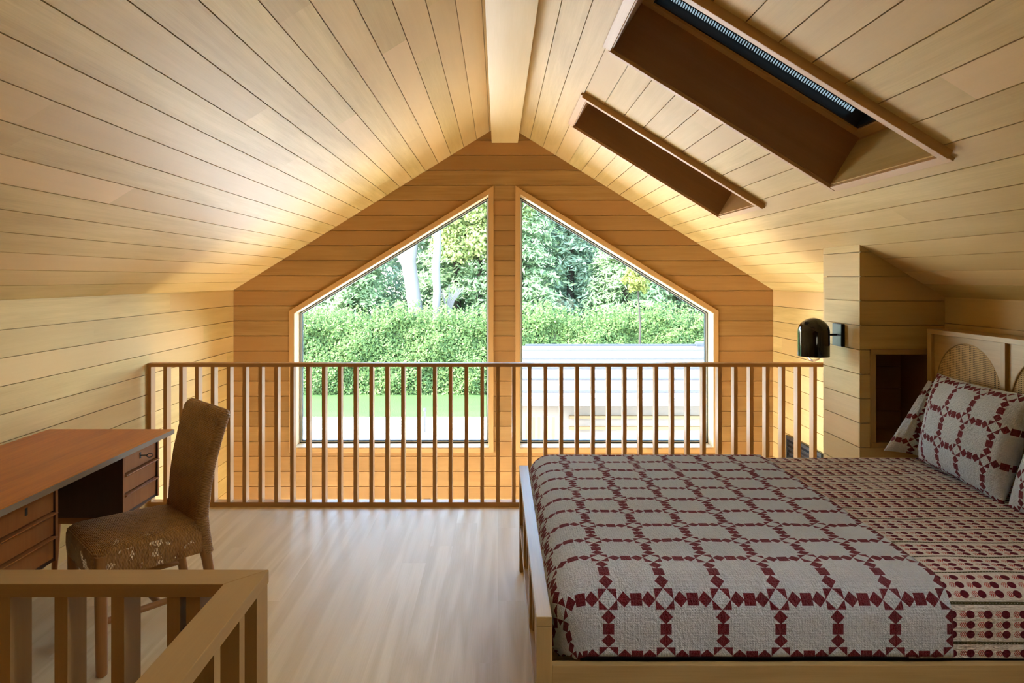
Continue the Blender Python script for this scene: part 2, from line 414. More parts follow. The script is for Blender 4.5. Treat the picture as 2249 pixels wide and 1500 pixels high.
boards(mb, [[(CX, -.3), (XR, -.3), (XR, fz(XR)), (CX, fz(CX))]], (0, CY1, 0), (1,0,0), (0,0,1), (0,1,0), phase=1.378, seed=10, back=.02, joints=False, bclip=(0, CX+.036, True))
ch = mb.build('wall_chimney_breast', M['cedar'], kind='structure')
mb = MB(); d = .34
for q in ([(CB[0],CY0,CB[2]),(CB[0],CY0+d,CB[2]),(CB[0],CY0+d,CB[3]),(CB[0],CY0,CB[3])], [(CB[1],CY0,CB[2]),(CB[1],CY0+d,CB[2]),(CB[1],CY0+d,CB[3]),(CB[1],CY0,CB[3])],
          [(CB[0],CY0,CB[2]),(CB[1],CY0,CB[2]),(CB[1],CY0+d,CB[2]),(CB[0],CY0+d,CB[2])], [(CB[0],CY0,CB[3]),(CB[1],CY0,CB[3]),(CB[1],CY0+d,CB[3]),(CB[0],CY0+d,CB[3])]):
    mb.poly(q, (0,1,0), 3.)
boards(mb, [rect(CB[0], CB[1], CB[2], CB[3])], (0, CY0+d, 0), (1,0,0), (0,0,1), (0,-1,0), phase=1.378, seed=11, back=.01, joints=False)
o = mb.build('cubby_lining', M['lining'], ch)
mb = MB()
mb.box(CB[0]-.028, CB[0], CY0-.010, CY0+.02, CB[2]-.03, CB[3]+.026, (0,0,1)); mb.box(CB[1], CB[1]+.02, CY0-.010, CY0+.02, CB[2]-.03, CB[3]+.026, (0,0,1))
mb.box(CB[0]-.028, CB[1]+.02, CY0-.012, CY0+.02, CB[3], CB[3]+.028); mb.box(CB[0]-.028, CB[1]+.02, CY0-.014, CY0+.02, CB[2]-.028, CB[2])
mb.build('cubby_frame', M['oak'], ch, bevel=.0015)
# ridge beam
mb = MB(); mb.box(.058-.1145, .058+.1145, YR, YB, 2.678, ZA-.02, (0,1,0), 4.); mb.build('beam_ridge', M['beam'], kind='structure', bevel=.003)
# loft floor, stair opening x<-.47 y<1.28
FE = 4.545
def planks(mb, x0, x1, y0, y1, z=0., w=.127):
    k = math.floor(x0/w)
    while k*w < x1:
        a, b = max(x0, k*w), min(x1, (k+1)*w); rr = random.Random(k*91+3); y = -6+rr.random()*2
        while y < y1:
            e = y+.9+rr.random()*1.9
            if e > y0: mb.poly([(a, max(y,y0), z), (b, max(y,y0), z), (b, min(e,y1), z), (a, min(e,y1), z)], (0,1,0), (k*3.7+y*1.3) % 47)
            y = e
        k += 1
SX, SY = -.44, 1.31
mb = MB(); planks(mb, SX, XR, YR, FE); planks(mb, XL, SX, SY, FE)
for a in ((SX, XR, YR, FE), (XL, SX, SY, FE)): mb.box(a[0], a[1], a[2], a[3], -.26, -.0015, (0,1,0), 2.)
mb.build('floor', M['floor'], kind='structure')
mb = MB(); planks(mb, XL, XR, YR, YB, ZL); mb.box(XL, XR, YR, YB, ZL-.1, ZL-.0015, (0,1,0), 2.); mb.build('floor_lower', M['pale_floor'], kind='structure')

# windows
def offset_poly(P, d):
    n = len(P); out = []
    for i in range(n):
        a, b, c = Vector(P[i-1]), Vector(P[i]), Vector(P[(i+1) % n])
        e1 = (b-a).normalized(); e2 = (c-b).normalized(); n1 = Vector((-e1.y, e1.x)); n2 = Vector((-e2.y, e2.x))
        k = d/(1+n1.dot(n2)); out.append(tuple(b+(n1+n2)*k))
    return out
def ring(mb, A, B, y0, y1):
    """mitred frame between polygons A (outer) and B (inner), from y0 (room side) to y1"""
    n = len(A)
    for i in range(n):
        j = (i+1) % n; g = (B[j][0]-B[i][0], 0, B[j][1]-B[i][1])
        mb.prism([(A[i][0],y0,A[i][1]),(A[j][0],y0,A[j][1]),(B[j][0],y0,B[j][1]),(B[i][0],y0,B[i][1])], (0, y1-y0, 0), g, i*3.3)
def window(name, P, casing=True):
    """P counter-clockwise polygon seen from the room, opening in the back wall"""
    mb = MB(); ring(mb, offset_poly(P, -.040), P, YB-.016, YB+.001); cs = mb.build(name, M['trim'], bevel=.002, kind='structure')
    J = offset_poly(P, -.0)
    P0 = P; P = offset_poly(P, .004)
    mb = MB(); ring(mb, offset_poly(P, -.003), P, YB-.012, YB+.165); mb.build('window_jamb', M['jamb'], cs)
    B = offset_poly(P, .007); mb = MB(); ring(mb, P, B, YB+.150, YB+.19); mb.build('gasket', M['gasket'], cs)
    C = offset_poly(P, .015); mb = MB(); ring(mb, B, C, YB+.156, YB+.20); mb.build('window_frame', M['sash'], cs)
    D = offset_poly(P, .022); mb = MB(); ring(mb, C, D, YB+.160, YB+.19); mb.build('glazing_bead', M['gasket'], cs)
    mb = MB(); mb.prism([(p[0], YB+.178, p[1]) for p in offset_poly(P, .022)], (0, .006, 0)); mb.build('window_pane', M['glass'], cs)
window('window_1', [(W1['a'],W1['z0']), (W1['b'],W1['z0']), (W1['b'],W1['zb']), (W1['a'],W1['za'])])
window('window_2', [(W2['a'],W2['z0']), (W2['b'],W2['z0']), (W2['b'],W2['zb']), (W2['a'],W2['za'])])
mb = MB(); O = rect(LD[0], LD[1], LD[2], LD[3])
ring(mb, O, offset_poly(O, .06), YB+.03, YB+.12)
for x in (-.62, .72): mb.box(x-.03, x+.03, YB+.03, YB+.12, LD[2], LD[3], (0,0,1))
dd = mb.build('door_added_lower', M['trim'], kind='structure'); mb = MB(); mb.box(LD[0]+.03, LD[1]-.03, YB+.07, YB+.076, LD[2]+.03, LD[3]-.03); mb.build('glass_pane', M['glass'], dd)  # unseen glass doors added to send daylight up onto the ceiling
mb = MB(); O = rect(RW[0], RW[1], RW[2], RW[3]); ring(mb, O, offset_poly(O, .06), YR-.12, YR-.03); mb.box(1.48, 1.52, YR-.12, YR-.03, RW[2]+.03, RW[3]-.03, (0,0,1))
dd = mb.build('window_added_rear', M['trim'], kind='structure'); mb = MB(); mb.box(RW[0]+.03, RW[1]-.03, YR-.076, YR-.07, RW[2]+.03, RW[3]-.03); mb.build('window_pane', M['glass'], dd)  # unseen window behind the camera, added to bring daylight onto the bed

mb = MB(); mb.box(XL-.12, XL-.04, 2.4, 5.8, -2.6, -2.54, (0,1,0)); mb.box(XL-.12, XL-.04, 2.4, 5.8, -.51, -.45, (0,1,0))
for y in (2.4, 4.07, 5.74): mb.box(XL-.12, XL-.04, y, y+.06, -2.54, -.51, (0,0,1))
dd = mb.build('window_added_lower', M['trim'], kind='structure'); mb = MB(); mb.box(XL-.083, XL-.077, 2.43, 5.77, -2.57, -.48); mb.build('window_pane', M['glass'], dd)  # unseen window added so sun on the lower floor bounces up to the ceiling

# skylights
def skylight(x0, x1, y0, y1, label, rail_ext, bead, shade=None):
    t = Vector((1/K, 0, -SL/K)); n = Vector((SL/K, 0, 1/K)); L = (x1-x0)*K   # t down the slope, n up through the roof
    root = empty('skylight', (x0, y0, roofz(x0)), 0, label, 'skylight')
    P = lambda a, y, h: (t*a+n*h)+Vector((0, y, 0)); D = y1-y0
    def bar(name, a0, a1, b0, b1, h0, h1, grain, mat=M['trim'], bev=.0015, par=root):
        mb = MB(); mb.prism([P(a0,b0,h0), P(a1,b0,h0), P(a1,b1,h0), P(a0,b1,h0)], n*(h1-h0), grain, random.random()*40)
        if mat.name.startswith('white_tr'): mb = MB(); mb.poly([P(a0,b0,h0), P(a1,b0,h0), P(a1,b1,h0), P(a0,b1,h0)])
        return mb.build(name, mat, par, bevel=bev)
    e = rail_ext
    bar('casing', -.03, L+e, -.034, 0, -.034, .02, t); bar('casing', -.01, L+.03, D, D+.026, -.016, .02, t)
    bar('casing', -.045, -.002, 0, D, -.014, .02, (0,1,0)); bar('casing', L, L+.035, 0, D, -.014, .02, (0,1,0))
    H = .25
    bar('well_lining', 0, L, -.012, .003, .0, H, t, M['lining'], 0); bar('well_lining', 0, L, D-.003, D+.012, .0, H, t, M['lining'], 0)
    bar('well_lining', -.012, .004, 0, D, .0, H, (0,1,0), M['lining'], 0); bar('well_lining', L-.004, L+.012, 0, D, .0, H, (0,1,0), M['trim'], 0)
    fr = MB(); w = .05
    for a0, a1, b0, b1 in ((0, L, 0, w), (0, L, D-w, D), (0, w, w, D-w), (L-w, L, w, D-w)):
        fr.prism([P(a0,b0,H), P(a1,b0,H), P(a1,b1,H), P(a0,b1,H)], n*.035, t if a1-a0 > .3 else (0,1,0), a0)
    fr.build('sash_frame', M['trim'], root, bevel=.002)
    bar('sash_liner', w, L-w, w, w+.012, H+.012, H+.10, t, M['darkmetal'], 0); bar('sash_liner', w, L-w, D-w-.012, D-w, H+.012, H+.10, t, M['darkmetal'], 0)
    bar('sash_liner', w, w+.012, w, D-w, H+.012, H+.10, t, M['darkmetal'], 0); bar('sash_liner', L-w-.012, L-w, w, D-w, H+.012, H+.10, t, M['darkmetal'], 0)
    bar('blackout_shade', w, L-w, w, D-w, H+.075, H+.10 if not shade else H+.0755, t, shade or M['void'], 0)
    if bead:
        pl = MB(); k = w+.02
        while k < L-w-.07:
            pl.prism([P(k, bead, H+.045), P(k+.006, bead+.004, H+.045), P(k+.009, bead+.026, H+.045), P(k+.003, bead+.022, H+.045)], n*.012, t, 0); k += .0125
        o = pl.build('light_leak_pieces', M['leak'], root); o['kind'] = 'stuff'; o['label'] = 'row of small glowing pieces imitating daylight leaking past the shade edge'
        kn = MB(); c = P(L-.012, D*.50, H-.02); kn.tube([c, Vector(c)-t*.03-n*.012], .006, 10); kn.tube([Vector(c)-t*.03-n*.012, Vector(c)-t*.045-n*.018], .010, 12)
        kn.build('latch_knob', M['white'], root, smooth=False)
    return root
skylight(*SKY[0], 'smaller far skylight well in the sloping cedar ceiling beside the gable wall', .018, None)
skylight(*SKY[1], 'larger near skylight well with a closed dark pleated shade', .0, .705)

def shade_mat():
    m = bpy.data.materials.new('white_translucent_shade'); m.use_nodes = True; t = m.node_tree; t.nodes.clear()
    a = t.nodes.new('ShaderNodeBsdfTranslucent'); a.inputs[0].default_value = (.92,.85,.72,1); o = t.nodes.new('ShaderNodeOutputMaterial'); t.links.new(a.outputs[0], o.inputs[0]); return m
skylight(.525, 1.535, .705, 1.515, 'added unseen skylight with a thin white shade, lighting the bed from above', .03, None, shade_mat())  # out-of-view skylight added to spread soft daylight over bed and floor

# ------------------------------------------------------------------ guard railings
RT = .941
def guard_far():
    root = empty('guard_railing', (XL, 4.479, 0), 0, 'long slatted wooden guard railing along the loft edge before the gable windows', 'railing')
    d = .062; L = XR-XL-.002
    mb = MB(); mb.box(0, L, 0, d, RT-.024, RT, (1,0,0), 3.); mb.build('top_rail', M['rail'], root, bevel=.0015)
    mb = MB(); mb.box(0, L, 0, d, 0, .030, (1,0,0), 4.); mb.build('bottom_rail', M['rail'], root, bevel=.0015)
    x = .001; proto = None
    while x < L:
        if proto is None or random.random() < .25:
            mb = MB(); mb.box(0, .024, .002, d-.002, .030, RT-.024, (0,0,1)); ob = mb.build('baluster', M['rail'], root); proto = ob
        else:
            ob = proto.copy(); COL.objects.link(ob); ob.parent = root
        ob.location = (x, 0, 0); x += .1041
guard_far()
def guard_near():
    root = empty('stair_guard', (SX, SY, 0), 0, 'near wooden guard railing turning a mitred corner around the stair opening', 'railing')
    w = .062; Lx = 1.85; Ly = 3.9
    mb = MB(); mb.prism([(0,0,RT-.025),(-w,-w,RT-.025),(-Lx,-w,RT-.025),(-Lx,0,RT-.025)], (0,0,.025), (1,0,0), 5.); mb.build('top_rail', M['guard'], root, bevel=.0012)
    mb = MB(); mb.prism([(0,0,RT-.025),(0,-Ly,RT-.025),(-w,-Ly,RT-.025),(-w,-w,RT-.025)], (0,0,.025), (0,1,0), 8.); mb.build('top_rail', M['guard'], root, bevel=.0012)
    mb = MB(); mb.box(-Lx, 0, -w, 0, 0, .03, (1,0,0), 6.); mb.build('bottom_rail', M['guard'], root); mb = MB(); mb.box(-w, 0, -Ly, -w, 0, .03, (0,1,0), 7.); mb.build('bottom_rail', M['guard'], root)
    def bal(x, y, sx, sy):
        mb = MB(); mb.box(x, x+sx, y, y+sy, .03, RT-.025, (0,0,1)); mb.build('baluster', M['guard'], root)
    bal(-.0275, -w+.002, .0255, w-.004)
    x = -.1335
    x0 = (290-1094)*1.25/1499-SX   # measured baluster on the near run
    k = 0
    for px in (365.6, 242.6, 118., -8., -132., -256., -380., -504., -628., -752., -876., -1000.):
        X = (px-1094)*(SY-w)/1499-SX
        if X > -Lx+.02: bal(X, -w+.002, .024, w-.004)
    bal(-.0275-.104, -w+.002, .0255, w-.004)
    y = -.104-.028
    while y > -Ly+.05: bal(-w+.002, y-.012, w-.004, .024); y -= .104
guard_near()

# ------------------------------------------------------------------ bed
def bed():
    FX0, FX1, Y0, Y1, FZ = .109, .1545, 1.950, 3.530, .532
    root = empty('bed_frame', (1.16, 2.74, 0), 0, 'oak bed frame with arched cane panels in its headboard and low footboard', 'bed')
    T = Matrix.Translation((-1.16, -2.74, 0))
    def part(mb, name, mat, par=root, **k):
        mb.v = [tuple(T @ Vector(p)) for p in mb.v]; return mb.build(name, mat, par, **k)
    for y in (Y0, Y1-.045):
        mb = MB(); mb.box(FX0, FX1, y, y+.045, 0, FZ-.028, (0,0,1)); part(mb, 'leg', M['oak'], bevel=.002)
    mb = MB(); mb.box(FX0, FX1, Y0, Y1, FZ-.028, FZ, (0,1,0)); part(mb, 'foot_rail', M['oak'], bevel=.002)
    fb = MB(); fb.box(FX0+.004, FX1-.004, Y0+.045, Y1-.045, .20, .24, (0,1,0)); part(fb, 'foot_rail', M['oak'])
    for i in (1, 2):
        y = Y0+(Y1-Y0)*i/3; mb = MB(); mb.box(FX0+.003, FX1-.003, y-.02, y+.02, .24, FZ-.028, (0,0,1)); part(mb, 'stile', M['oak'])
    def arch_panel(x, ya, yb, z0, z1, tk, facing, ag=.045, m=.018):
        """flat oak panel with an arched opening filled with cane; lies in the plane x"""
        c = (ya+yb)/2; r = (yb-ya)/2-m; zc = z1-ag-r; n = 24
        arc = [(c+r*math.cos(math.pi*k/n), zc+r*math.sin(math.pi*k/n)) for k in range(n+1)] if zc > z0 else None
        if arc is None:
            zc = z0; h = z1-.04-z0; arc = [(c+r*math.cos(math.pi*k/n), zc+h*math.sin(math.pi*k/n)) for k in range(n+1)]
        mb = MB()
        for k in range(n):
            a, b = arc[k], arc[k+1]; mb.prism([(x,a[0],a[1]),(x,b[0],b[1]),(x,b[0],z1),(x,a[0],z1)], (tk,0,0), (0,1,0), 5.)
        mb.prism([(x,yb,z0),(x,arc[0][0],z0),(x,arc[0][0],z1),(x,yb,z1)], (tk,0,0), (0,1,0), 5.); mb.prism([(x,ya,z0),(x,arc[-1][0],z0),(x,arc[-1][0],z1),(x,ya,z1)], (tk,0,0), (0,1,0), 5.)
        p = part(mb, 'panel', M['oak'])
        cm = MB(); pts = [(x+tk*.45, q[0], q[1]) for q in arc]+[(x+tk*.45, arc[-1][0], z0), (x+tk*.45, arc[0][0], z0)]
        if zc <= z0: pts = pts[:-2]
        cm.poly(pts, (0,1,0)); o = part(cm, 'cane', M['cane'], p); 
        o['label'] = 'woven cane webbing'
        eb = MB(); eb.tube([(x+tk*.25, q[0], q[1]) for q in arc], .004, 6); part(eb, 'arch_bead', M['oak'], p)
    ys = [Y0+.02]+[Y0+(Y1-Y0)*i/3 for i in (1,2)]+[Y1-.02]
    for i in range(3): arch_panel(FX0+.014, ys[i]+.02, ys[i+1]-.02, .24, FZ-.028, .012, -1)
    # side rails and slat base
    for y in (Y0+.004, Y1-.029):
        mb = MB(); mb.box(FX1, 2.218, y, y+.025, .17, .392, (1,0,0)); part(mb, 'side_rail', M['oak'], bevel=.002)
    mb = MB(); mb.box(FX1, 2.218, Y0+.029, Y1-.029, .25, .27, (0,1,0)); part(mb, 'slat_base', M['oak'])
    # headboard
    HX, HT, HZ = 2.218, .05, 1.239
    for y in (Y0, Y1-.034):
        mb = MB(); mb.box(HX, HX+HT, y, y+.034, 0, HZ-.024, (0,0,1)); part(mb, 'leg', M['oak'], bevel=.002)
    mb = MB(); mb.box(HX, HX+HT+.09, Y0, Y1, HZ-.024, HZ, (0,1,0)); part(mb, 'head_rail', M['oak'], bevel=.002)
    yy = [Y0+.017]+[Y0+(Y1-Y0)*i/3+(.0) for i in (1,2)]+[Y1-.017]
    for i in (1, 2):
        mb = MB(); mb.box(HX+.002, HX+HT-.002, yy[i]-.014, yy[i]+.014, .4, HZ-.024, (0,0,1)); part(mb, 'stile', M['oak'], bevel=.001)
    for i in range(3): arch_panel(HX+.016, yy[i]+(.014 if i else .017), yy[i+1]-(.014 if i < 2 else .017), .4, HZ-.024, .012, 1, .028, .012)
    mb = MB(); mb.box(HX+HT-.012, HX+HT-.006, Y0+.03, Y1-.03, .4, HZ-.024, (0,1,0)); o = part(mb, 'back_board', M['void'])
bed()
# mattress and covers
BX0, BX1, BY0, BY1, BZ, BR = .168, 2.215, 1.983, 3.497, .600, .095
def sheet_pt(sx, sy, off=0.):
    """sx, sy unrolled cloth coordinates measured from the flat top's edge; negative = hanging"""
    Rr = BR+off; x0, y0, x1, y1 = BX0+BR, BY0+BR, BX1, BY1-BR
    dx = min(0, sx); dy = min(0, sy); over = sy-(y1-y0); dy2 = max(0, over)
    px = x0+max(0, sx); py = y0+min(max(0, sy), y1-y0)
    ddx, ddy = dx, (dy if dy < 0 else dy2); r = math.hypot(ddx, ddy)
    if r < 1e-9: return [px, py, BZ+off]
    dirx, diry = ddx/r, ddy/r; q = math.pi/2*Rr
    if r < q: a = r/Rr; return [px+dirx*Rr*math.sin(a), py+diry*Rr*math.sin(a), BZ+off-Rr*(1-math.cos(a))]
    return [px+dirx*Rr, py+diry*Rr, BZ+off-Rr-(r-q)]
def hsh(x, y):
    return math.sin(x*11.3+y*3.1)*.4+math.sin(x*5.7-y*8.9+1.3)*.35+math.sin(x*17.1+y*13.7+.5)*.25
def cover(xa, xb, off, zmin, uvf, name, mat, nx, ny, wob=.003, left=False):
    W_ = BY1-BY0-2*BR; hang = .26
    sxs = np.linspace(xa, xb, nx); sys_ = np.linspace(-hang, W_+hang, ny)
    P = []; UV = []
    for sx in sxs:
        row = []; ur = []
        for sy in sys_:
            p = sheet_pt(sx, sy, off); h = hsh(sx*1.5, sy*1.5)*wob
            if sy < 0 or sy > W_: p[1] += h*(-1 if sy < 0 else 1)*.6
            else: p[2] += h+.006*math.sin(math.pi*max(0, min(1, sy/W_)))
            if p[2] < zmin: p[2] = zmin+(p[2]-zmin)*.001
            row.append(p); ur.append(uvf(sx, sy))
        P.append(row); UV.append(ur)
    mb = MB(); mb.grid(P, UV); return mb.build(name, mat, smooth=True)
q = math.pi/2*(BR+.006)
# lattice numbers measured on the photo: v=0 at z .406, 1 at z .5545, 2 at y 2.152, then .14 m each
y0e = BY0+BR
sA = -(q+(.505-.406)); sB = -.085*1.0; sC = 2.152-y0e
def quv(sx, sy):
    X = BX0+BR+sx
    if sy < sC: v = float(np.interp(sy, [sA-.2, sA, sB-.02, sC], [-1.38, 0, 1, 2]))
    else: v = 2+(sy-sC)/.1397
    return ((X-.3186)/.1652, v)
XF = 1.312
qo = cover(-.30, XF-BX0-BR, .010, .398, quv, 'patchwork_quilt', M['quilt'], 150, 190)
tag(qo, 'white quilt with a dark red square patchwork lattice over the foot half of the bed', 'quilt')
so = qo.modifiers.new('thick', 'SOLIDIFY'); so.thickness = .007; so.offset = -1
def puv(sx, sy): return (BX0+BR+sx, sy+1.0)
po = cover(XF-BX0-BR-.12, BX1-BX0-BR-.004, .002, .397, puv, 'printed_coverlet', M['print'], 90, 190)
tag(po, 'beige coverlet printed with rows of dark red flowers over the head half of the bed', 'coverlet')
mb = MB(); P = []; UV = []
def mattress():
    import bmesh
    bm = bmesh.new(); bmesh.ops.create_cube(bm, size=1)
    for v in bm.verts: v.co = Vector(((BX0+.012+BX1)/2+v.co.x*(BX1-BX0-.02), (BY0+BY1)/2+v.co.y*(BY1-BY0-.024), .43+v.co.z*.318))
    bmesh.ops.bevel(bm, geom=list(bm.edges), offset=.08, segments=5, affect='EDGES')
    me = bpy.data.meshes.new('mattress'); bm.to_mesh(me); bm.free(); me.materials.append(M['mattress'])
    o = bpy.data.objects.new('mattress', me); COL.objects.link(o); tag(o, 'dark covered mattress showing in the gap behind the footboard under the quilt', 'mattress')
mattress()
def pillow(name, bl, br, tr, tl, t, label, scale=(1,1), uo=(0,0), n=44, group=None, flange=.0):
    bl, br, tr, tl = map(Vector, (bl, br, tr, tl)); c = (bl+br+tr+tl)/4
    nrm = (br-bl).cross(tl-bl).normalized(); w = (br-bl).length; h = (tl-bl).length
    root_loc = c; mb = MB()
    ts = [.5-.5*math.cos(math.pi*i/n) for i in range(n+1)]
    for side in (1, -1):
        P = []
        for u in ts:
            row = []
            for v in ts:
                x, y = 2*u-1, 2*v-1
                # sides pull in towards the middle, corners stay out
                u2 = .5+.5*x*(1-.035*(1-y*y)); v2 = .5+.5*y*(1-.05*(1-x*x))
                p = bl*(1-u2)*(1-v2)+br*u2*(1-v2)+tr*u2*v2+tl*(1-u2)*v2
                e = max(0, (1-abs(x)**3.0))*max(0, (1-abs(y)**3.0)); th = t*.5*(e**.55)
                wr = math.sin(x*9+y*2)*.35+math.sin(x*21-y*3+1)*.3+math.sin(x*37+y*5)*.2
                th += .006*wr*min(1, e*3)
                row.append(p+nrm*side*th-c)
            P.append(row)
        UV = [[[0,0] for _ in ts] for _ in ts]; h2 = n//2
        for a in range(n+1):
            for b in range(n+1):
                UV[a][b][0] = uo[0]+w/2/scale[0]
        for b in range(n+1):
            d = 0; 
            for a in range(h2+1, n+1): d += (P[a][b]-P[a-1][b]).length; UV[a][b][0] = uo[0]+(w/2+d)/scale[0]
            d = 0
            for a in range(h2-1, -1, -1): d += (P[a][b]-P[a+1][b]).length; UV[a][b][0] = uo[0]+(w/2-d)/scale[0]
        for a in range(n+1):
            UV[a][h2][1] = uo[1]+h/2/scale[1]; d = 0
            for b in range(h2+1, n+1): d += (P[a][b]-P[a][b-1]).length; UV[a][b][1] = uo[1]+(h/2+d)/scale[1]
            d = 0
            for b in range(h2-1, -1, -1): d += (P[a][b]-P[a][b+1]).length; UV[a][b][1] = uo[1]+(h/2-d)/scale[1]
        UV = [[tuple(q) for q in r_] for r_ in UV]
        mb.grid(P if side > 0 else P[::-1], UV if side > 0 else UV[::-1])
    o = mb.build(name, M['quilt'], smooth=True, merge=True); o.location = c
    return tag(o, label, 'pillow', group)
pillow('pillow', (1.955,3.462,.625), (2.16,3.36,.60), (2.20,3.37,1.00), (2.175,3.45,.985), .10,
       'patchwork pillow at the far end, mostly hidden behind the large one against the headboard', (.145,.135), (.25,.45))
pillow('pillow', (2.07,3.36,.605), (1.99,2.69,.605), (2.12,2.70,1.035), (2.15,3.34,1.035), .17,
       'large patchwork pillow standing upright against the first cane arch of the headboard', (.158,.143), (.27,.02))
pillow('pillow', (1.99,2.665,.605), (1.99,2.02,.605), (2.12,2.03,1.03), (2.13,2.665,1.03), .16,
       'patchwork pillow cut off by the picture edge, nearest of the three', (.158,.143), (.40,.02))

# ------------------------------------------------------------------ desk
def desk():
    X0, X1, Y0, Y1, ZT = -2.285, -1.651, 2.235, 3.476, .732
    root = empty('writing_desk', ((X0+X1)/2, (Y0+Y1)/2, 0), 0, 'mid-century teak writing desk with two drawer pedestals against the left wall', 'desk')
    T = Matrix.Translation((-(X0+X1)/2, -(Y0+Y1)/2, 0))
    def part(mb, name, mat, par=root, **k):
        mb.v = [tuple(T @ Vector(p)) for p in mb.v]; return mb.build(name, mat, par, **k)
    mb = MB(); mb.box(X0, X1, Y0, Y1, ZT-.024, ZT, (0,1,0), 3.); part(mb, 'desktop', M['teak'], bevel=.002)
    mb = MB(); mb.box(X1, X1+.003, Y0, Y1, ZT-.023, ZT-.001, (0,1,0), 9.); part(mb, 'edge_band', M['oakedge'])
    for ya, yb, key in ((2.30, 2.632, False), (3.09, 3.416, True)):
        xf = -1.700; zb = .415; zt = ZT-.030
        mb = MB(); w = .012
        mb.box(X0+.03, xf, ya, ya+w, zb, zt, (0,0,1), 2.); mb.box(X0+.03, xf, yb-w, yb, zb, zt, (0,0,1), 2.)
        mb.box(X0+.03, X0+.042, ya+w, yb-w, zb, zt, (0,1,0), 2.); mb.box(X0+.042, xf-.004, ya+w, yb-w, zb, zb+.012, (0,1,0), 2.)
        mb.box(X0+.03, xf-.004, ya+w, yb-w, zt-.008, zt+.0055, (0,1,0), 2.)
        ped = part(mb, 'pedestal', M['teak_dark'])
        for a in (ya, yb-w): mb = MB(); mb.box(xf, xf+.003, a, a+w, zb, zt, (0,0,1), 4.); part(mb, 'front_edge', M['teak_front'], ped)
        hs = (zt-zb-.012)/3
        for k in range(3):
            z0 = zb+.010+k*hs; z1 = z0+hs-.005
            mb = MB(); mb.box(xf-.34, xf-.006, ya+w+.002, yb-w-.002, z0, z1, (0,0,1), k*3.)
            if k < 2: mb.prism([(xf-.006, ya+w+.002, z1-.016), (xf+.014, ya+w+.002, z1-.004), (xf+.014, ya+w+.002, z1), (xf-.006, ya+w+.002, z1)], (0, yb-ya-2*w-.004, 0), (0,1,0), 4.)
            dr = part(mb, 'drawer', M['teak_front'], root, bevel=.0012)
            if k == 2:
                c = (xf-.005, (ya+yb)/2, z0+hs*.52); pm = MB(); pm.box(c[0]-.001, c[0]+.0012, c[1]-.006, c[1]+.006, c[2]-.014, c[2]+.014, (0,0,1)); part(pm, 'keyhole', M['darkmetal'], dr)
                if key:
                    km = MB(); km.tube([(c[0], c[1], c[2]), (c[0]+.034, c[1]+.004, c[2])], .0022, 8)
                    ang = [2*math.pi*i/16 for i in range(17)]; km.tube([(c[0]+.045+.012*math.cos(a), c[1]+.006*math.cos(a), c[2]+.009*math.sin(a)) for a in ang], .0018, 6, caps=False)
                    ko = part(km, 'key', M['darkmetal'], dr); ko['label'] = 'small dark key in the lock'
        # tapered runner below the drawers
        mb = MB(); mb.prism([(X0+.06, ya+.02, zb), (xf-.01, ya+.02, zb), (xf-.05, ya+.02, zb-.035), (X0+.10, ya+.02, zb-.035)], (0, yb-ya-.04, 0), (1,0,0), 2.)
        part(mb, 'runner', M['teak_front'])
        for xx in (X0+.12, xf-.085):
            yo = ya+.06 if not key else yb-.06
            mb = MB(); mb.tube([(xx, yo, zb-.035), (xx+.02*(1 if xx > -1.95 else -1), yo, 0)], [.020, .012], 14); part(mb, 'leg', M['teak_front'], smooth=True)
M['oakedge'] = wood('worn_edge', (.30,.24,.17), (.20,.14,.09), (.26,.2,.14), .5)
desk()

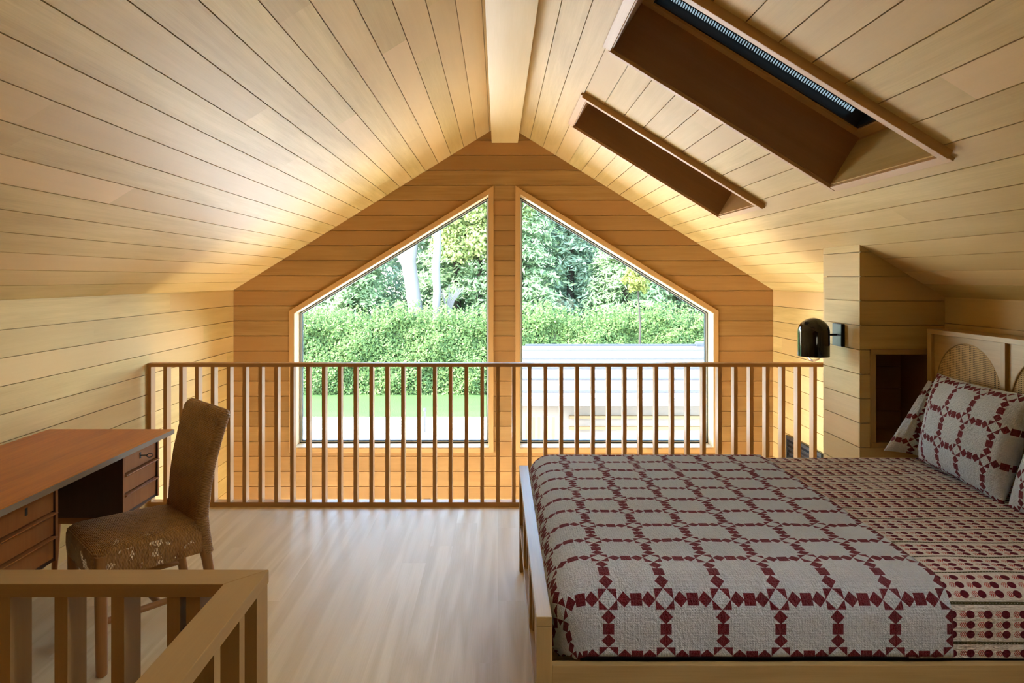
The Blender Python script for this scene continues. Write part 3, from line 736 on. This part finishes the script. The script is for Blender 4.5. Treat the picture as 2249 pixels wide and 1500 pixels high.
# ------------------------------------------------------------------ wicker chair
def rrect(cx, cy, hx, hy, r, z, n=6):
    P = []
    for (sx, sy, a0) in ((1,1,0), (-1,1,90), (-1,-1,180), (1,-1,270)):
        for k in range(n+1):
            a = R(a0+90*k/n); P.append(Vector((cx+sx*(hx-r)+r*math.cos(a), cy+sy*(hy-r)+r*math.sin(a), z)))
    P.append(P[0].copy()); return P
def per(P):
    L = [0]
    for a, b in zip(P[:-1], P[1:]): L.append(L[-1]+(b-a).length)
    return L
def chair():
    root = empty('wicker_chair', (-1.506, 2.842, 0), R(134.4), 'woven brown wicker side chair with a tall back, drawn up to the desk', 'chair')
    # local: +y front, x width
    def warp(P):  # wider at the front
        for p in P: p.x *= 1+.30*(p.y)
        return P
    hx, hy = .212, .215
    secs = []; uvs = []
    for z, e, r in ((.360,-.004,.035), (.40,0,.04), (.445,0,.045), (.462,-.004,.045), (.474,-.014,.05), (.480,-.03,.055), (.483,-.06,.05)):
        P = warp(rrect(0, 0, hx+e, hy+e, r, z)); L = per(P); secs.append(P)
    base = per(secs[2])
    # seat skirt
    mb = MB(); ss = secs[:4]; mb.grid([[tuple(p) for p in P] for P in ss], [[(base[j], P[j].z*1.0) for j in range(len(P))] for P in ss]); 
    # vertical weave on the skirt: swap u and v
    mb.uv = [(b, a) for a, b in mb.uv]; sk = mb.build('seat_skirt', M['wicker_open'], root, smooth=True)
    mb = MB(); top = secs[3:]; ctr = [Vector((0, 0, .478)) for _ in secs[0]]
    rows = top+[[ctr[0].lerp(p, f)+Vector((0,0,.002)) for p in top[-1]] for f in (.66, .33, .02)]
    mb.grid([[tuple(p) for p in P] for P in rows], [[(p.x, p.y) for p in P] for P in rows]); mb.build('seat', M['wicker'], root, smooth=True)
    # backrest
    secs = []; v = []
    prof = [(.475,0), (.52,0), (.62,0), (.72,0), (.82,0), (.89,0), (.915,.0), (.928,.006), (.935,.016), (.937,.022)]
    for z, e in prof:
        t = (z-.47)/.46; w = .182+.030*t; cy = -.195-.012-.085*t**1.3+.012*math.sin(math.pi*t)
        P = rrect(0, cy, w-e, .025-e*.95, .020 if e < .01 else .004, z, 5)
        for p in P:
            if z > .86: p.z += (.018*(1-(p.x/w)**2) if e < .02 else .018*(1-(p.x/w)**2))*(z-.86)/.07
            p.y += .02*(p.x/w)**2*.0
        secs.append(P); v.append(z)
    L0 = per(secs[2]); mb = MB()
    secs.append([Vector((p.x*.98, sum(q.y for q in secs[-1])/len(secs[-1]), p.z+.0005)) for p in secs[-1]]); v.append(.96)
    mb.grid([[tuple(p) for p in P] for P in secs], [[(L0[j], v[i]) for j in range(len(P))] for i, P in enumerate(secs)])
    mb.build('backrest', M['wicker'], root, smooth=True)
    # legs
    for s in (-1, 1):
        mb = MB(); mb.tube([(s*.205, .185, .455), (s*.203, .183, .25), (s*.200, .180, .03), (s*.200, .180, .006), (s*.2, .18, 0)], [.022, .022, .021, .020, .014], 16); mb.build('leg', M['rattan'], root, smooth=True)
        mb = MB(); mb.tube([(s*.168, -.205, .50), (s*.168, -.205, .40), (s*.170, -.222, .33), (s*.172, -.25, .16), (s*.174, -.275, .006), (s*.174, -.276, 0)], [.024, .026, .022, .0195, .018, .014], 16); mb.build('leg', M['rattan'], root, smooth=True)
        mb = MB(); mb.tube([(s*.168, -.203, .50), (s*.168, -.206, .44), (s*.168, -.214, .39), (s*.169, -.226, .345)], [.027, .030, .029, .025], 16); mb.uv = [(b, a) for a, b in mb.uv]; o = mb.build('leg_wrap', M['wicker'], root, smooth=True)
        mb = MB(); mb.tube([(s*.2, .18, .20), (s*.172, -.24, .20)], .013, 12); mb.build('stretcher', M['rattan'], root, smooth=True)
    mb = MB(); mb.tube([(-.186, -.03, .20), (.186, -.03, .20)], .013, 12); mb.build('stretcher', M['rattan'], root, smooth=True)
chair()

# ------------------------------------------------------------------ wall lamp, vent
def sconce():
    root = empty('wall_sconce', (1.939, 3.867, 1.18), 0, 'black glass dome wall lamp on an arm from the chimney breast beside the bed', 'wall lamp')
    mb = MB(); mb.box(-.021, 0, -.053, .053, -.064, .064, (0,0,1)); mb.build('wall_plate', M['black'], root, bevel=.004)
    mb = MB(); mb.tube([(-.021, 0, 0), (-.09, 0, 0)], .006, 12); mb.build('arm', M['black'], root, smooth=True)
    c = (-.151, 0, 0); r = .084; zt, zb = .0956, -.121
    prof = [(r, zb), (r, zt-r*.95)]+[(r*math.cos(R(a)), zt-r*.95+r*.95*math.sin(R(a))) for a in range(8, 91, 6)]
    inner = [(max(0, a-.003), b-.003 if i else b) for i, (a, b) in enumerate(prof)][::-1]
    mb = MB(); mb.lathe(prof, c, 48); mb.lathe(inner, c, 48); mb.lathe([(r-.003, zb), (r, zb)], c, 48); mb.build('lamp_shade', M['lampglass'], root, smooth=True)
    mb = MB(); mb.lathe([(0, .07), (.02, .07), (.022, -.02), (.018, -.04), (0, -.04)], c, 24); mb.build('socket', M['black'], root, smooth=True)
    mb = MB(); mb.lathe([(.012, -.04)]+[(.042*math.sin(R(a)), -.108+.042*math.cos(R(a))) for a in range(20, 181, 10)], c, 32); o = mb.build('bulb', M['glass'], root, smooth=True); o['label'] = 'clear glass globe bulb with a mirrored rim'
M['bulb'] = plain('clear_bulb', (.75,.62,.45), .05, .6)
sconce()
def vent():
    root = empty('air_vent', (XR, 5.33, .04), 0, 'dark grey slatted air vent low on the right wall behind the guard railing', 'air vent')
    mb = MB()
    for a in ((-.31,.31,.14,.165), (-.31,.31,-.165,-.14), (-.31,-.285,-.14,.14), (.285,.31,-.14,.14)): mb.box(-.02, 0, a[0], a[1], a[2], a[3], (0,1,0))
    mb.build('frame', M['darkmetal'], root)
    mb = MB(); mb.box(-.004, -.001, -.285, .285, -.14, .14); mb.build('backing', M['void'], root)
    for k in range(7):
        z = -.12+k*.04; mb = MB(); mb.prism([(-.018, -.285, z-.006), (-.004, -.285, z+.006), (-.004, -.285, z+.010), (-.018, -.285, z-.002)], (0, .57, 0), (0,1,0)); mb.build('slat', M['darkmetal'], root)
vent()

# ------------------------------------------------------------------ outdoors
mb = MB(); mb.poly([(-40,21.9,GZ),(40,21.9,GZ),(40,60,GZ),(-40,60,GZ)]); mb.build('lawn', M['lawn'], kind='structure')
mb = MB(); mb.box(-40, 40, -30, 21.9, GZ-.1, GZ); mb.build('ground_patio', M['ground'], kind='structure')
def leaves(C, Nn, size, aspect=2.0):
    """C (n,3) centres, Nn (n,3) facing vectors -> quads"""
    n = len(C); a = RNG.normal(size=(n,3)); Nn = Nn+RNG.normal(size=(n,3))*.55; Nn /= np.linalg.norm(Nn, axis=1)[:,None]
    a = np.cross(Nn, a); a /= np.linalg.norm(a, axis=1)[:,None]; b = np.cross(Nn, a)
    s = (size*(.6+.8*RNG.random(n)))[:,None]; a = a*s*.5*aspect**.5; b = b*s*.5/aspect**.5
    return np.stack([C-a, C+b*.9, C+a, C-b*.9], 1)
def leaf_mesh(name, Q, mat, parent=None, loc=(0,0,0)):
    n = len(Q); me = bpy.data.meshes.new(name); V = (Q.reshape(-1,3)-np.array(loc)).astype(np.float32)
    me.vertices.add(4*n); me.vertices.foreach_set('co', V.ravel()); me.loops.add(4*n); me.loops.foreach_set('vertex_index', np.arange(4*n, dtype=np.int32))
    me.polygons.add(n); me.polygons.foreach_set('loop_start', np.arange(0, 4*n, 4, dtype=np.int32)); me.polygons.foreach_set('loop_total', np.full(n, 4, dtype=np.int32))
    at = me.attributes.new('bid', 'FLOAT', 'FACE'); at.data.foreach_set('value', (RNG.random(n)*50).astype(np.float32))
    me.materials.append(mat); me.update(calc_edges=True); me.validate()
    o = bpy.data.objects.new(name, me); COL.objects.link(o)
    if parent: o.parent = parent
    else: o.location = loc
    return o
def hedge():
    root = empty('clipped_hedge', (0, 26.9, GZ), 0, 'tall dense leafy green hedge across the far side of the lawn', 'hedge')
    n = 150000; x = -16+32*RNG.random(n); t = RNG.random(n)
    top = 2.60+.14*np.sin(x*1.3)+.12*np.sin(x*3.1+1)+.10*RNG.normal(size=n)
    front = t < .72; z = np.where(front, top*RNG.random(n)**.85, top+.0); y = np.where(front, 26.0+.22*np.sin(x*2.1)*np.sin(z*2.3)+.28*np.abs(RNG.normal(size=n))+.09*z, 26.25+1.2*RNG.random(n))
    # clumps push out
    y -= .16*np.maximum(0, np.sin(x*5.3+np.sin(z*4)*1.5)*np.sin(z*4.7+x))
    C = np.stack([x, y-26.9, z], 1); Nn = np.stack([np.zeros(n), np.where(front, -1., -.3), np.where(front, .45, 1.)], 1)
    leaf_mesh('foliage', leaves(C, Nn, .088), M['hedge'], root)
    # upright shoots
    m = 3600; sx = -16+32*RNG.random(m); sh = .15+.85*RNG.random(m)**2.0; k = 14
    X = (sx[:,None]+RNG.normal(size=(m,k))*.035); Z = 2.52+sh[:,None]*np.linspace(0,1,k)[None,:]+.12*np.sin(sx*1.3)[:,None]; Y = -.6+np.repeat((RNG.random(m)*.9)[:,None], k, 1)
    C = np.stack([X.ravel(), Y.ravel(), Z.ravel()], 1); leaf_mesh('shoots', leaves(C, np.tile([0,-1,.5],(m*k,1)), .085), M['hedge'], root)
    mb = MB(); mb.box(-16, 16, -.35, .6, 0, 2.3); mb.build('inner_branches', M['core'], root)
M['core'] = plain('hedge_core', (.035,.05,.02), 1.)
hedge()
def conifer(x, y, h, r, mat, label, group=None, n=24000, base=.4, name='conifer_tree', ls=.15):
    root = empty(name, (x, y, GZ), 0, label, 'tree', group)
    mb = MB(); mb.tube([(0,0,0), (.05,0,h*.5), (0,0,h*.97)], [r*.09, r*.06, .02], 10); mb.build('trunk', M['bark_dark'], root, smooth=True)
    nb = int(130+h*24); C = []; N_ = []
    per_b = n//nb
    for b in range(nb):
        t = (b+RNG.random())/nb; z = base+(h-base)*t; rr = r*(1-t)**.75*(.75+.45*RNG.random())+.15; a = RNG.random()*2*math.pi
        s = RNG.random(per_b)**.6; lat = RNG.normal(size=per_b)*(.10+.22*s)*min(1, rr)
        px = np.cos(a)*s*rr-np.sin(a)*lat; py = np.sin(a)*s*rr+np.cos(a)*lat
        pz = z+.22*rr*s-.30*rr*s*s+RNG.normal(size=per_b)*.07-abs(lat)*.3
        C.append(np.stack([px,py,pz],1)); N_.append(np.tile([math.cos(a)*.5, math.sin(a)*.5, 1.], (per_b,1)))
    leaf_mesh('crown', leaves(np.concatenate(C), np.concatenate(N_), ls, 3.2), mat, root)
def broad(x, y, h, r, mat, label, zc, n=22000, size=.13, name='leafy_tree'):
    root = empty(name, (x, y, GZ), 0, label, 'tree')
    mb = MB(); tr = .16 if r > 1.5 else .05; mb.tube([(0,0,0), (.1,0,zc*.6), (0,.05,zc)], [tr,tr*.8,tr*.35], 10); mb.build('trunk', M['bark_dark'], root, smooth=True)
    nc = 60; d = RNG.normal(size=(nc,3)); d /= np.linalg.norm(d, axis=1)[:,None]; cc = d*(RNG.random(nc)**.4)[:,None]*np.array([r, r, (h-zc)])+np.array([0,0,zc])
    k = RNG.integers(0, nc, n); e = RNG.normal(size=(n,3)); e /= np.linalg.norm(e, axis=1)[:,None]
    C = cc[k]+e*(RNG.random(n)**.4)[:,None]*r*.32; leaf_mesh('crown', leaves(C, e+np.array([0,-.3,.5]), size, 1.6), mat, root)
trees = [(-9.5,31,11,3.0,'conifer','dark green conifer behind the hedge, furthest left through the left window'),
 (-6.6,30,9.5,2.6,'conifer','drooping green conifer behind the hedge just left of the pale thick trunk'),
 (-4.3,33,13,3.1,'conifer_blue','bluish conifer standing behind the pale thick trunk'),
 (-1.9,31,12,2.8,'conifer','tall conifer behind the slim pale trunk'),
 (.9,30,12.5,2.6,'conifer','pale green conifer at the left edge of the right window'),
 (3.3,31.5,10.8,2.7,'conifer_blue','broad bluish conifer in the middle of the right window'),
 (5.6,30,8.6,2.4,'conifer','lower green conifer right of the bluish one in the right window'),
 (8.2,31,8.2,2.6,'conifer','green conifer at the lower right corner of the right window')]
for x, y, h, r, m, l in trees: conifer(x, y, h, r, M[m], l)
for i, (x, y, h) in enumerate([(-11.5,37,14), (-7.5,37.5,15), (-2.6,38,16), (1.6,37,15.5), (5.0,38,14), (9.5,37.5,13), (12.5,36,12)]):
    conifer(x, y, h, 3.6, M['conifer_dark'] if 'conifer_dark' in M else M['conifer'], 'tall shaded conifer in the back row beyond the hedge', 'back row of conifers', n=12000, ls=.24)
broad(-.9, 30.2, 10.5, 2.2, M['broad'], 'yellow green leafy tree at the top right corner of the left window', 7.6)
broad(5.0, 24.5, 5.05, .5, M['lime'], 'small lime green leafy tree crown high in the right window', 4.5, 2500, .11)
broad(7.7, 21.5, 3.2, 1.0, M['lime'], 'bright lime green shrub at the right edge of the right window', 1.9, 5000, .11, name='lime_shrub')
def pale_tree(pts, rs, label, name='pale_trunk_tree'):
    root = empty(name, (pts[0][0], pts[0][1], GZ), 0, label, 'tree'); b = Vector((pts[0][0], pts[0][1], GZ))
    mb = MB(); mb.tube([Vector(p)-b for p in pts], rs, 14); mb.build('trunk', M['bark'], root, smooth=True); return root, b
f = 1499.; at = lambda px, py, Y: (((px-1094)/f*Y), Y, 1.5-(py-611)/f*Y)
YT = 27.6
p0 = at(925, 700, YT)
rt, b0 = pale_tree([(p0[0]+.05, YT, GZ), at(914, 690, YT), at(904, 620, YT), at(897, 575, YT), at(905, 520, YT), at(908, 420, YT)], [.34,.30,.29,.31,.27,.22], 'thick pale smooth tree trunk rising from the hedge in the left window')
mb = MB(); mb.tube([Vector(at(897,585,YT))-b0, Vector(at(880,552,YT))-b0, Vector(at(862,520,YT))-b0], [.26,.16,.12], 10); mb.build('branch', M['bark'], rt, smooth=True)
pale_tree([(at(957,700,YT)[0], YT, GZ), at(957, 700, YT), at(960, 640, YT), at(957, 590, YT), at(961, 540, YT), at(961, 430, YT)], [.22,.17,.155,.175,.15,.13], 'slim straight pale tree trunk beside the thick one in the left window')
root = empty('dead_shrub', (at(985,680,28)[0], 28, GZ), 0, 'small bare pale dead shrub right of the slim trunk above the hedge', 'shrub'); b = Vector(root.location)
mb = MB()
for k in range(16):
    x0 = 985+random.uniform(-6, 6); a = random.uniform(-26, 30)
    mb.tube([Vector(at(x0*.3+985*.7, 690, 28))-b, Vector(at(x0+a*.3, 660, 28))-b, Vector(at(x0+a, 628+random.uniform(-6,14), 28))-b], [.04,.022,.01], 5)
mb.tube([Vector((0,0,0)), Vector(at(985, 690, 28))-b], [.06,.045], 6)
mb.build('branches', M['bark'], root)
# outbuilding
def outbuilding():
    X0, X1, YN, YF = .16, 4.75, 10.0, 14.0
    root = empty('outbuilding', ((X0+X1)/2, 12, GZ), 0, 'low outbuilding with a pale ribbed metal roof seen through the right window', 'building')
    T = Matrix.Translation((-(X0+X1)/2, -12, -GZ))
    def part(mb, name, mat, par=root, **k):
        mb.v = [tuple(T @ Vector(p)) for p in mb.v]; return mb.build(name, mat, par, **k)
    zn, zf = -.26, .11; n = 5; mb = MB()
    for k in range(n):
        a = YN+(YF-YN)*k/n; b = YN+(YF-YN)*(k+1)/n; za = zn+(zf-zn)*k/n; zb = zn+(zf-zn)*(k+1)/n
        mb.prism([(X0, a, za), (X0, b-.10, zb-.055), (X0, b-.02, zb), (X0, b, zb), (X0, b, zb-.12), (X0, a, za-.10)], (X1-X0, 0, 0))
    part(mb, 'roof', M['roof_white'])
    for k in range(n):
        a = YN+(YF-YN)*(k+.52)/n; z = zn+(zf-zn)*(k+.52)/n; e = .30; dz = (zf-zn)/n*.43; mb = MB()
        mb.prism([(X0+.01, a, z-.02), (X0+.01, a+e, z+dz*.75-.02), (X0+.01, a+e, z+dz*.75+.012), (X0+.01, a, z+.012)], (X1-X0-.02, 0, 0)); part(mb, 'roof_seam', M['roof_seam'])
    mb = MB(); mb.box(X0+.4, X1-.5, YF-.02, YF+.06, zf-.01, zf+.035); part(mb, 'ridge_flashing', M['roof_grey'])
    mb = MB(); mb.tube([(4.05, YF, zf+.02), (4.6, YF, zf+.02), (4.8, YF-.3, zf-.03)], [.07,.09,.05], 10); part(mb, 'roof_vent', M['roof_grey'])
    mb = MB(); mb.box(X0+.1, X1-.1, YN+.15, YF-.1, GZ, zn-.08); part(mb, 'wall', M['render_wall'])
    for z in (-.56, -.72):
        mb = MB(); mb.box(X0+.9, X1-.1, YN+.10, YN+.15, z-.02, z+.02, (1,0,0)); part(mb, 'wall_batten', M['fence_wood'])
    mb = MB(); mb.box(X0-.03, X1, YN-.06, YN+.0, zn-.10, zn-.02); part(mb, 'gutter', M['roof_white'])
outbuilding()
for i, px in enumerate((1157, 1172, 1184, 1200, 1215)):
    p = at(px, 930, 9.6); mb = MB(); mb.box(-.022, .022, -.03, .03, 0, (1.5-(915-611)/f*9.6)-GZ, (0,0,1)); o = mb.build('timber_post', M['fence_wood']); o.location = (p[0], 9.6, GZ)
    tag(o, 'short timber post in the row in front of the outbuilding', 'post', 'timber posts by the outbuilding')
def mesh_fence():
    x0, x1, Y, h = at(690, 900, 19.5)[0], at(918, 900, 19.5)[0], 19.5, .45
    root = empty('wire_fence', ((x0+x1)/2, Y, GZ), 0, 'low wire mesh fence on the bright patio in the left window', 'fence'); L = x1-x0
    mb = MB(); k = 0
    while k*.09 <= L: mb.box(-L/2+k*.09-.004, -L/2+k*.09+.004, -.004, .004, 0, h, bid=0); k += 1
    for j in range(6): mb.box(-L/2, L/2, -.004, .004, j*h/5-.004+.005, j*h/5+.004+.005, bid=0)
    mb.build('mesh', M['wire'], root)
    for x in (-L/2, 0, L/2): mb = MB(); mb.box(x-.02, x+.02, -.02, .02, 0, h+.04); mb.build('post', M['wire'], root)
mesh_fence()
p = at(933, 945, 19.7); mb = MB(); mb.tube([(0,0,0),(0,0,.62)], .028, 8); mb.tube([(0,0,.62),(0,0,.70)], .045, 8); o = mb.build('garden_post', M['darkmetal']); o.location = (p[0], 19.7, GZ)
tag(o, 'slim dark garden post standing right of the wire fence', 'post')
